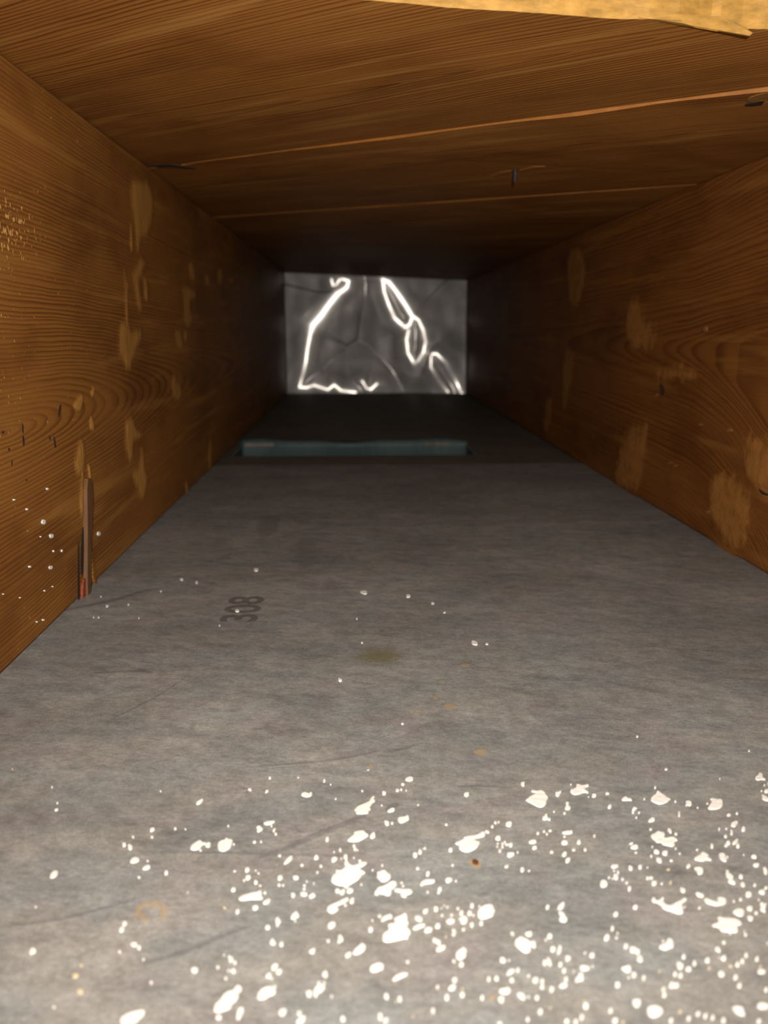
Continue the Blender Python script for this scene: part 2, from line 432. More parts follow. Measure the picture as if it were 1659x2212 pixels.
# tin collar lining the opening; its unseen bottom plate is added to block stray light
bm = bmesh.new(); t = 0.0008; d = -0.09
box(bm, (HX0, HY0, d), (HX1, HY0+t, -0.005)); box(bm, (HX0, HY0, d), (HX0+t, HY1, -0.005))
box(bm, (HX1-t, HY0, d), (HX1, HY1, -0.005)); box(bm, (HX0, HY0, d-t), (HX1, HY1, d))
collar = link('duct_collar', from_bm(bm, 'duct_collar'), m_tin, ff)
bm = bmesh.new(); N = 60; cols = []
for i in range(N+1):
    f = i/N; x = HX0+(HX1-HX0)*f
    wv = 0.0016*math.sin(f*9.0+0.6)+0.0008*math.sin(f*23.0)
    pr = [(HY1-0.002+wv*1.5, d), (HY1-0.002+wv*1.5, -0.006), (HY1-0.003+wv*2, 0.0012+wv*0.9), (HY1+0.001+wv*2, 0.0022+wv*0.9), (HY1+0.010, 0.0002+max(0, wv*0.4))]
    cols.append([bm.verts.new((x, a, b)) for a, b in pr])
for i in range(N):
    for j in range(4): bm.faces.new((cols[i][j], cols[i+1][j], cols[i+1][j+1], cols[i][j+1]))
me = from_bm(bm, 'collar_lip'); me.polygons.foreach_set('use_smooth', [True]*len(me.polygons))
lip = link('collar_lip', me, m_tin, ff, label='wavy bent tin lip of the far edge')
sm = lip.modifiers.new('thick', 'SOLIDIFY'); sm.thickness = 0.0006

# ------------------------------------------------------------------ subfloor planks overhead
def pl(u, v): return PD*u + PN*v
VA = PN.dot(Vector((0.0667, 0.4177)))        # first seam
WID = 0.196
ceil = bpy.data.objects.new('ceiling', None); C.objects.link(ceil); ceil['kind'] = 'structure'; ceil['label'] = 'diagonal pine subfloor planks overhead'
def clip(poly, f):
    out = []
    for i in range(len(poly)):
        a, b = poly[i], poly[(i+1) % len(poly)]; fa, fb = f(a), f(b)
        if fa >= 0: out.append(a)
        if (fa >= 0) != (fb >= 0): out.append(a + (b-a)*(fa/(fa-fb)))
    return out
# ragged cut line of the opening (photo points on the underside of the first plank)
cut_px = [(700,-14),(780,-1),(840,4),(900,9),(960,16),(1040,21),(1120,25),(1200,31),(1265,36),(1330,41),(1400,41),(1440,43),(1475,46),(1500,52),(1530,60),(1560,57),(1600,62),(1659,63),(1760,72)]
cut = [on_ceil(*q) for q in cut_px]
c0, c1 = cut[0], cut[-3]; sl = (c1.y-c0.y)/(c1.x-c0.x)
def cut_y(x):
    if x <= cut[0].x: return cut[0].y + sl*(x-cut[0].x)
    for a, b in zip(cut, cut[1:]):
        if a.x <= x <= b.x: return a.y+(b.y-a.y)*(x-a.x)/(b.x-a.x)
    return cut[-1].y + sl*(x-cut[-1].x)
XA, XB = XL-0.04, XR+0.04
def plank(v0, v1, drop, mat, ymin=None, ymax=1.66, tilt=0.0, notch=None, thick=0.019):
    L = []
    us = [i*0.012 for i in range(-130, 60)]
    rnd = random.Random(int(v0*1000))
    lo_edge = [pl(u, v0+0.0004+(notch(u) if notch else 0)+rnd.uniform(0, .0004)) for u in us]
    hi_edge = [pl(u, v1-0.0004) for u in (us[0], us[-1])]
    poly = lo_edge + hi_edge[::-1]
    poly = clip(poly, lambda p: p.x-XA); poly = clip(poly, lambda p: XB-p.x); poly = clip(poly, lambda p: ymax-p.y)
    if ymin is not None:
        # cut along the ragged line: insert its points
        poly = clip(poly, lambda p: p.y-cut_y(p.x))
        res = []
        for i in range(len(poly)):
            a, b = poly[i], poly[(i+1) % len(poly)]; res.append(a)
            if abs(a.y-cut_y(a.x)) < 2e-4 and abs(b.y-cut_y(b.x)) < 2e-4 and abs(a.x-b.x) > 0.004:
                n = int(abs(b.x-a.x)/0.0025)
                for k in range(1, n):
                    x = a.x+(b.x-a.x)*k/n; res.append(Vector((x, cut_y(x)+random.uniform(-.00015, .0002))))
        poly = res
    if len(poly) < 3: return None
    n = len(poly)
    def kind(i):
        a, b = poly[i], poly[(i+1) % n]
        if ymin is not None and abs(a.y-cut_y(a.x)) < 9e-4 and abs(b.y-cut_y(b.x)) < 9e-4: return 1
        if abs(PN.dot(a)-v0) < 0.012 and abs(PN.dot(b)-v0) < 0.012: return 2
        return 0
    zb = lambda p: ceil_z(p.x) - drop*(0.1+0.9*max(0, min(1, (p.x-XL)/0.26)))*(0.75+0.7*mnoise.noise((PD.dot(p)*22, v0*9, 0))) - tilt*(PN.dot(p)-v0)
    bm = bmesh.new()
    prism(bm, [(p.x, p.y, zb(p)) for p in poly], [(p.x, p.y, zb(p)+thick) for p in poly], 0, kind)
    bmesh.ops.triangulate(bm, faces=[f for f in bm.faces if len(f.verts) > 4])
    me = from_bm(bm, 'plank'); return link('plank', me, [mat, m_cut, m_edge], ceil)
cu1 = PD.dot(on_ceil(1353, 87)); cv1 = PN.dot(on_ceil(1200, 120))
def notch_a(u):
    du = u-PD.dot(on_ceil(390, 358)); return 0.0035*math.exp(-(du/0.012)**2)
v = VA-WID; k = 0
plank(VA-WID*1.35, VA, 0.0, mk_plank('pine_plank', cu1, cv1, 21.0), ymin=True)
mats = [mk_plank('pine_plank_%d' % i, 0.3*i-0.2, VA+WID*(i+0.3+0.25*(i % 2)), 31.0+7*i) for i in range(3)]
for i in range(7):
    plank(VA+WID*i, VA+WID*(i+1), (0.0016, 0.0007, 0.00005, 0.00005, 0.0002, 0.0002, 0.0002)[i], mats[i % 3], ymin=(True if i == 0 else None), tilt=-0.003 if i == 0 else 0.0, notch=notch_a if i == 0 else None)
# finish floor above the planks, and the plank on the near side of the opening
bm = bmesh.new(); zt = ceil_z(XL)+0.0192
prism(bm, [(XA, 0.262, zt), (XB, 0.312, zt), (XB, 1.66, zt), (XA, 1.66, zt)], [(XA, 0.262, zt+.016), (XB, 0.312, zt+.016), (XB, 1.66, zt+.016), (XA, 1.66, zt+.016)])
link('floorboard', from_bm(bm, 'floorboard'), m_edge, ceil)
bm = bmesh.new(); zt = ceil_z(XL)+0.0002
prism(bm, [(XA, -0.45, zt), (XB, -0.45, zt), (XB, -0.10, zt), (XA, -0.13, zt)], [(XA, -0.45, zt+.03), (XB, -0.45, zt+.03), (XB, -0.10, zt+.03), (XA, -0.13, zt+.03)])
link('plank', from_bm(bm, 'plank'), mats[0], ceil)

# torn splinter hanging from the cut edge
def on_cut(x, y, dy):
    d = ray(x, y); t = 0.3/d.y
    for _ in range(6): t = (cut_y(d.x*t)-0.0006)/d.y
    return (d.x*t, d.y*t+dy, d.z*t+CAMZ)
spl = [(1380,38),(1440,45),(1475,50),(1500,57),(1530,60),(1556,66),(1590,72),(1620,77),(1626,71),(1616,64),(1612,57),(1625,52),(1620,44),(1560,36),(1460,30)]
bm = bmesh.new()
prism(bm, [on_cut(x, y, 0) for x, y in spl], [on_cut(x, y-1, 0.0012) for x, y in spl])
bmesh.ops.triangulate(bm, faces=[f for f in bm.faces if len(f.verts) > 4])
link('splinter', from_bm(bm, 'splinter'), m_cut, ceil, label='pale torn splinter on the cut edge')

# knot with a black rim in the second plank
kp = on_ceil(1664, 200)
zk = ceil_z(kp.x)-0.0015+0.003*(PN.dot(kp)-VA)
def oval(name, cx, cy, ra, rb, ang, z0, z1, mat, arc=None):
    pts = []
    for i in range(24):
        a = math.tau*i/24; x, y = ra*math.cos(a), rb*math.sin(a)
        pts.append((cx+x*math.cos(ang)-y*math.sin(ang), cy+x*math.sin(ang)+y*math.cos(ang)))
    bm = bmesh.new(); prism(bm, [(x, y, z0) for x, y in pts], [(x, y, z1) for x, y in pts])
    return link(name, from_bm(bm, name), mat, ceil)
oval('knot', kp.x, kp.y, 0.0065, 0.0095, -TH+1.2, zk-0.0001, zk+0.003, m_knot)
kq = on_ceil(1640, 216)
oval('knot_rim', kq.x, kq.y, 0.0032, 0.0055, 1.0, zk-0.0001, zk+0.003, m_dark)

# dark slab painting in the shade of the open first seam by the left joist
q = [on_ceil(*p) for p in [(322,357),(345,355),(368,354),(385,356),(412,360),(425,364),(400,363),(372,359),(345,360)]]; bm = bmesh.new()
prism(bm, [(p.x, p.y, ceil_z(p.x)-0.0006) for p in q], [(p.x, p.y, ceil_z(p.x)+0.002) for p in q])
link('split', from_bm(bm, 'split'), m_dark, ceil)

# nail poking through the planks
npos = on_ceil(1113, 366)
bm = bmesh.new(); zc = ceil_z(npos.x)-0.0018; R0 = 0.0014
prev = None
for z, r in ((0.004, R0), (0.0, R0), (-0.0035, R0*0.95), (-0.0055, R0*0.55), (-0.0066, R0*0.12)):
    ring = [bm.verts.new((npos.x+r*math.cos(a*math.tau/10), npos.y+r*math.sin(a*math.tau/10), zc+z)) for a in range(10)]
    if prev:
        for a in range(10): bm.faces.new((prev[a], prev[(a+1) % 10], ring[(a+1) % 10], ring[a]))
    else: bm.faces.new(ring)
    prev = ring
bm.faces.new(prev)
me = from_bm(bm, 'nail')
nail = link('nail', me, m_iron, None, None, 'dark nail point poking down through the second overhead plank', 'nail')
# torn orange wood either side of the nail
for pts in ([(1060,378),(1080,370),(1105,366),(1104,374),(1070,380)], [(1122,366),(1150,358),(1178,357),(1165,364),(1126,371)]):
    q = [on_ceil(*p) for p in pts]; bm = bmesh.new()
    prism(bm, [(p.x, p.y, ceil_z(p.x)-0.0008) for p in q], [(p.x, p.y+0.001, ceil_z(p.x)+0.001) for p in q])
    link('torn_fibre', from_bm(bm, 'torn_fibre'), m_edge, ceil, label='orange torn fibres by the nail')

# ------------------------------------------------------------------ dented metal sheet closing the end
def EP(q): p = on_end(560+q[0]/3.318, 540+q[1]/3.318); return (p.x, p.y)
creases = [   # bright flash streaks put into the shape as creases, with each one's softness
 ([(640,222),(625,265),(570,310)], 0.008, 0.016), ([(570,310),(510,380),(440,480),(390,540)], 0.018, 0.020), ([(390,540),(370,600)], 0.020, 0.012),
 ([(370,600),(350,700),(335,800),(310,900),(290,980)], 0.011, 0.005),
 ([(520,210),(530,255),(555,250),(580,212)], 0.005, 0.005), ([(600,210),(640,222)], 0.005, 0.007),
 ([(885,215),(930,230),(985,300),(1040,380),(1090,470)], 0.012, 0.012), ([(1090,470),(1140,500)], 0.010, 0.007),
 ([(885,215),(895,300),(930,400),(970,490),(1040,550)], 0.008, 0.008), ([(1040,550),(1075,530),(1090,490)], 0.008, 0.008),
 ([(1140,500),(1175,570),(1190,650),(1170,730),(1130,790),(1100,810)], 0.008, 0.006), ([(1100,810),(1060,740),(1050,640),(1065,570)], 0.006, 0.008),
 ([(1235,740),(1270,740),(1340,810),(1400,920),(1440,1015)], 0.006, 0.006), ([(1225,760),(1225,840),(1290,940),(1350,1010)], 0.005, 0.005),
 ([(290,980),(340,985),(390,970),(440,985),(490,1000),(540,965),(590,1005),(690,1022)], 0.006, 0.007), ([(740,940),(770,990),(800,1000),(840,960)], 0.005, 0.005),
]
# leans added to dim some flash streaks: centre, direction, slope, radius
dimming_leans = [((1330,880), (1, 1), 0.11, 0.035), ((1120,720), (0.1, 1), 0.035, 0.024), ((320,880), (-.2, 1), 0.035, 0.030), ((600,1000), (1, .2), 0.035, 0.030), ((780,970), (1, .3), 0.05, 0.018), ((950,450), (.4, 1), 0.02, 0.02), ((550,230), (1, 0), 0.03, 0.012)]
segs = []
for pts, e0, e1 in creases:
    q = [EP(p) for p in pts]; n = len(q)-1
    for i in range(n):
        segs.append((q[i], q[i+1], e0+(e1-e0)*i/n, e0+(e1-e0)*(i+1)/n))
BK = [(EP(c), (dr[0]/math.hypot(*dr), -dr[1]/math.hypot(*dr)), sl_, rad) for c, dr, sl_, rad in dimming_leans]
def end_h(x, z):
    best = 9; be = 0
    for a, b, e0, e1 in segs:
        vx, vy = b[0]-a[0], b[1]-a[1]; t = max(0, min(1, ((x-a[0])*vx+(z-a[1])*vy)/(vx*vx+vy*vy)))
        dd = math.hypot(x-a[0]-t*vx, z-a[1]-t*vy)
        if dd < best: best = dd; be = e0+(e1-e0)*t
    K = 0.16
    h = K*(math.sqrt(best*best+be*be)-be)
    q = max(0.0, min(1.0, (best-0.007)/0.02))
    h += 0.0004*mnoise.noise((x*22, z*22, 0.3)) + q*q*0.0006*mnoise.noise((x*34, z*28, 5.3))
    for c, dr, sl_, rad in BK:
        ax, az = x-c[0], z-c[1]; h += sl_*(ax*dr[0]+az*dr[1])*math.exp(-(ax*ax+az*az)/(2*rad*rad))
    mx, mz = LPOS.x*0.5, CAMZ+0.009
    wt = max(0.0, min(1.0, (best-be*0.6)/0.006))
    return h - ((x-mx)**2+(z-mz)**2)/(2*YEND), wt  # bowed so that the creases send the flash back to the camera
NX, NZ = 300, 200
bm = bmesh.new(); G = []
import numpy as np
xs = [XL+0.0005+(XR-XL-0.001)*i/NX for i in range(NX+1)]
H = np.zeros((NX+1, NZ+1)); Wt = np.zeros((NX+1, NZ+1))
for i, x in enumerate(xs):
    ztop = ceil_z(x)-0.0015
    for j in range(NZ+1): H[i, j], Wt[i, j] = end_h(x, 0.0005+(ztop-0.0005)*j/NZ)
for i, x in enumerate(xs):
    ztop = ceil_z(x)-0.0015
    G.append([bm.verts.new((x, YEND+H[i, j], 0.0005+(ztop-0.0005)*j/NZ)) for j in range(NZ+1)])
for i in range(NX):
    for j in range(NZ): bm.faces.new((G[i][j], G[i+1][j], G[i+1][j+1], G[i][j+1]))
me = from_bm(bm, 'end_sheet'); me.polygons.foreach_set('use_smooth', [True]*len(me.polygons))
m_sheet, nt, p = new_mat('dented_galvanised_sheet')
x, y, z = coords(nt)
sp = noise(nt, vec(nt, x*22.0, y*10.0, z*22.0), 1.0, 4.0, 0.6)
nt.links.new(mix(nt, sp.step(0.35, 0.68), (0.28, 0.265, 0.25), (0.38, 0.365, 0.35)), p.inputs['Base Color'])
p.inputs['Metallic'].default_value = 1.0; p.inputs['Roughness'].default_value = 0.19
p2 = nt.nodes.new('ShaderNodeBsdfPrincipled'); p2.inputs['Base Color'].default_value = (0.34, 0.33, 0.325, 1); p2.inputs['Metallic'].default_value = 1.0; p2.inputs['Roughness'].default_value = 0.5
ms = nt.nodes.new('ShaderNodeMixShader'); ms.inputs[0].default_value = 0.5
nt.links.new(p.outputs[0], ms.inputs[1]); nt.links.new(p2.outputs[0], ms.inputs[2])
nt.links.new(ms.outputs[0], nt.nodes['Material Output'].inputs['Surface'])
es = link('end_sheet', me, m_sheet, None, None, 'shiny dented sheet metal closing the far end between the joists', 'metal sheet')
sm = es.modifiers.new('thick', 'SOLIDIFY'); sm.thickness = 0.0006; sm.offset = -1 

# ------------------------------------------------------------------ paint spatter on the near board
ORG = {1: (400, 1660, 3.95), 2: (820, 1660, 3.95), 3: (1239, 1660, 3.95), 4: (400, 1932, 3.95), 5: (820, 1932, 3.95), 6: (1239, 1932, 3.95),
       7: (0, 1600, 2.0), 8: (700, 1200, 3.318), 9: (200, 1060, 3.318)}
ELL = {
1: "722,84,12,10;965,80,6,6;1187,109,14,11,60;1241,141,6,6;552,184,17,10,-10;696,199,18,10,35;124,291,38,12,35;1511,195,9,7;1284,263,7,7;369,494,9,8,20;5,518,6,6;635,528,28,14,25;628,503,20,9,10;716,469,52,14,12;737,495,8,6;760,530,20,10,55;773,562,12,10;592,632,14,9,25;648,628,8,8;415,649,9,7;196,658,26,18,15;131,702,11,9;1212,613,18,12,50;1440,664,13,11;1448,691,15,12;1470,700,6,6;1323,699,14,11,90;1271,716,7,4;807,748,14,9,15;882,786,54,15,42;1119,767,20,15,15;1271,782,29,17,25;1157,837,12,10;996,829,14,8;1440,766,7,6;1490,792,13,9;1332,773,6,5;529,873,22,14,25;423,881,12,3;602,876,6,5;626,899,8,6;536,938,25,15,20;502,959,10,8;809,940,24,16,25;944,939,26,12,0;1128,890,9,8;1599,871,9,7;1038,968,8,7;1018,1002,12,6;602,979,16,13;640,1004,9,6;801,998,13,10;836,1001,10,8;1098,984,6,8;1016,1033,12,10;1503,994,9,8;412,1042,19,12,20;681,1064,12,9;920,1088,18,15;1012,1078,33,13,-5;1085,1092,30,15,20;1300,1052,20,11;1343,1060,28,16,35;1405,1048,30,18,10;22,1060,6,6;1650,915,14,24,0;1640,1060,30,18,55;1560,12,9,7",
2: "255,95,37,19,8;197,139,16,10;151,190,17,11;184,184,10,7;226,190,7,6;37,218,18,12;18,318,7,6;328,315,8,5;100,362,34,13,18;60,472,24,16,-30;106,470,12,11;569,482,12,7;742,228,25,15,10;1222,140,17,16;1632,140,7,6;1518,225,22,18,10;1540,203,10,10;988,465,12,11;1015,461,8,7;961,500,12,11;1103,480,30,21,15;1604,341,27,16;1600,312,18,15,90;1577,386,12,9;1487,372,8,7;1411,430,27,14;1420,403,12,10;1448,438,12,10;1350,556,12,12;1403,541,10,9;1455,535,15,7;1427,563,9,10;1598,553,43,11,3;1634,545,12,13;1577,585,11,7;1306,631,35,14,5;1321,684,21,10,5;1577,638,29,17,0;1467,717,15,10;1577,738,22,14,25;1650,697,10,10;1605,790,26,15,35;1083,840,18,10,15;1215,872,17,16;1275,878,10,3;1010,600,25,18;1008,645,8,6;1068,631,8,8;1048,649,11,11;1048,673,9,8;1085,653,16,6;1118,661,17,12;1004,671,7,6;1026,706,14,12;1115,740,35,18,10;1177,719,8,7;605,703,17,12;303,744,22,20;345,722,17,12;387,684,9,8;341,697,5,7;372,690,4,4;22,830,9,10;324,857,15,9;623,829,10,8;411,906,20,15,50;588,958,33,17,10;651,964,9,9;188,980,11,7;200,1007,9,6;410,1058,10,8;513,1039,17,13,30;502,1064,11,8;918,544,21,9,-20",
3: "788,10,14,8;695,167,10,11;1247,91,6,5;173,238,20,12;127,246,5,4;287,217,17,9;307,333,18,12,25;603,264,9,8;868,285,9,9;1058,338,8,6;1140,302,10,7;962,317,8,7;515,354,18,11,30;535,344,6,5;506,380,13,7,-30;558,380,10,8;535,422,9,7;898,397,20,11,-80;666,445,30,15,20;1323,400,18,11;1393,387,12,10,-20;1241,521,10,12;1302,517,8,7;1447,524,18,18;1345,554,19,12,-70;1296,583,16,12,-20;1317,642,18,13,-25;1300,662,18,11;1380,632,33,14,38;1399,668,18,13,-40;1178,671,17,12,-45;1053,698,10,7;657,523,13,8;818,539,25,10,-45;872,562,14,10,-20;177,580,11,11;44,637,16,13;98,697,14,12;5,697,10,10;492,645,18,6,15;530,722,12,6;520,676,34,16,5;705,718,27,13,-15;780,728,27,18,-5;728,788,30,17,-30;870,687,9,8;905,730,9,6;662,752,11,9,-60;833,790,14,7;671,672,7,6;1310,760,9,9;1450,740,7,5;1538,760,24,11,-15;1558,831,28,12,0;1634,880,34,18,-65;978,842,19,11,20;484,858,21,14,-25;567,849,17,13;347,842,33,12,5;345,877,8,6;378,891,16,9,-65;359,931,26,19,-50;302,935,10,8;332,944,7,6;417,949,11,10;452,980,13,9;475,1033,16,16;630,849,7,5;630,939,13,13;660,937,18,11;685,985,25,16;752,987,10,8;930,1045,27,15,-25;1326,920,40,20,-30;1310,885,14,12;1347,970,39,17,-30;1425,930,21,13,-30;1442,997,23,13,-35;1545,999,14,12;1640,1022,16,12;1608,1060,30,17,-10;1491,1080,29,22;1628,145,9,8;1603,195,9,6;1645,200,22,12;1655,135,6,14;256,988,35,32",
4: "697,68,37,13,28;598,121,26,16,12;447,156,19,11,45;705,289,21,14,15;938,230,8,7;786,269,9,8;1367,97,12,9;1582,309,20,16,15;1598,226,7,6;1249,268,40,23,30;1221,401,13,11;822,434,17,13,40;1392,522,31,14,30;1655,190,10,12;80,652,31,20,10;392,563,23,16,40;376,536,11,9;425,585,15,13,50;280,627,12,11;333,522,6,6;371,655,10,9;412,661,20,15;347,720,13,12;763,623,36,19,40;800,666,28,17,25;714,700,26,15,25;740,721,9,8;1058,853,28,26;1141,760,12,13;1188,759,9,9;1250,875,8,16;764,793,11,10;287,1055,24,18;468,1020,61,25,68;832,1010,38,26,30;975,1024,19,17;990,1078,50,22,38;1345,1070,20,20",
5: "5,188,10,10;392,150,26,12,25;480,131,21,18;527,122,5,5;550,100,5,5;578,112,8,8;668,124,12,10;533,183,12,10;614,180,12,10;766,169,17,12;800,182,9,7;787,104,16,15;851,107,9,8;867,254,16,15;787,267,16,16;715,304,13,10;630,312,14,12;648,326,6,6;630,346,13,11;606,234,34,19,8;578,232,11,8;335,280,61,16,18;415,308,40,20,12;496,276,23,19,30;521,465,47,19,22;632,574,15,10,-45;697,604,20,17;240,581,13,12;5,620,32,25,-10;1432,118,17,12,25;1550,105,42,21,42;1133,339,19,10,-40;1450,363,22,18;1418,392,9,9;1478,473,24,20;1533,480,42,16,75;1604,552,24,20;1408,590,18,18;1445,580,40,13,-68;1541,606,17,15;1050,567,28,19,-20;1103,566,8,8;1573,659,15,16;1590,732,15,15;1116,668,42,16,30;1179,655,14,15;931,731,15,15;997,726,19,15,-10;1128,741,18,13;1271,698,11,11;1329,737,26,19,15;1387,750,15,16;1386,797,14,16;1467,816,20,21;1569,783,39,16,12;640,738,23,17,20;620,801,36,20,22;494,795,12,14;704,865,20,18;573,886,18,22;874,890,14,15;1037,903,28,24,-10;1210,873,43,20,-35;1269,879,9,12;1341,891,18,14,-10;58,878,25,19,-55;171,901,18,19;456,1001,16,17;1370,1007,20,20;1262,1076,14,15;1595,1092,19,14;1025,1104,20,8;5,1050,20,30;52,1085,26,16,50;174,705,77,17,23;1655,665,5,15",
6: "1492,8,28,18;1365,62,13,7,-40;1423,48,14,10,-20;1580,50,8,6;1637,88,9,7;1503,125,28,18,-10;1556,162,16,12,-20;1506,210,29,17,-20;1612,100,32,17,-35;1613,138,28,12,-35;1073,120,11,11;758,40,11,10;945,112,7,6;526,117,21,14,0;359,178,21,13,10;329,300,14,15;374,336,8,10;365,375,11,9;282,374,30,22,50;445,449,18,17;505,476,31,25;542,493,26,18,-30;564,555,29,22,-40;97,504,10,8;157,526,24,17;92,634,46,21,-5;162,619,8,10;513,693,23,19,-20;470,714,9,9;597,721,16,17;374,777,25,24;763,403,9,8;1229,477,28,13,-35;1282,414,15,12;1280,551,21,19;1246,547,7,5;1470,527,19,12,-45;1437,578,17,13,-30;1396,607,19,13,-25;1562,559,16,15;1141,570,22,18,-10;1029,597,18,15,-60;937,541,18,12,-35;906,614,35,27,-45;979,645,25,16,-10;865,688,15,13;912,699,19,16,-20;1258,686,31,21,-25;1600,665,37,17,-5;1380,715,20,18;1414,785,20,18;1640,822,16,15;1466,348,14,12,-30;1456,322,6,8;838,780,27,24;876,782,22,18;765,822,17,18;772,867,17,15;538,931,40,36;104,959,26,24;314,1000,17,17;68,1056,18,19;353,1085,26,22;18,1095,18,16;830,1085,18,17;982,1068,18,16;1061,1028,18,16;1124,1047,18,17;1184,1060,16,16;1277,1085,20,18;1578,1092,18,16;1615,957,57,28,-5;1075,10,40,14,-20;1655,420,8,12;1335,338,10,6",
7: "248,271,5,4;244,300,10,5,20;694,220,4,3;658,388,12,6,25;575,418,6,5;657,418,6,5;537,454,9,6,20;559,455,7,5;564,466,11,7,20;582,519,23,11,15;638,521,5,4;634,551,19,7,20;719,575,9,6,30;601,592,6,4;757,382,6,5;801,383,4,3;234,580,23,12,38;155,720,4,4;539,794,11,7,30;526,820,13,8,35;580,884,14,7,5;601,899,8,7;517,914,6,6;620,947,5,5;653,1047,7,6;142,912,17,11,35;233,1153,6,4;225,202,4,4;570,1200,68,26,27",
8: "286,267,28,13,-8;603,294,18,11;778,344,14,9;864,410,10,6;1078,630,28,15,-20;1167,636,13,7;114,897,16,10,-20;562,1208,11,7;316,1535,9,7;235,455,7,7;272,627,9,6;2244,1300,9,7;3045,1403,8,6",
9: "638,637,15,9;746,659,11,11;490,722,9,6;104,828,13,9;258,818,9,7;60,760,6,5;1172,570,19,11;1037,866,17,9;910,968,7,6;332,915,6,5;43,909,8,7;8,909,6,6",
}
CREAM = {4: "343,117,8,7", 3: "826,976,12,16;808,866,16,6", 5: "706,812,10,10;1455,970,10,11;140,920,9,9;284,1048,8,8;565,366,9,9;195,664,6,8", 6: "1336,615,20,9,-25;1156,631,12,14;731,657,12,9;1593,620,12,10;90,918,10,12;420,1095,12,12;909,1003,15,13", 7: "352,973,8,6;326,1018,15,9,20;348,1086,16,11;54,124,4,3;970,722,6,5"}
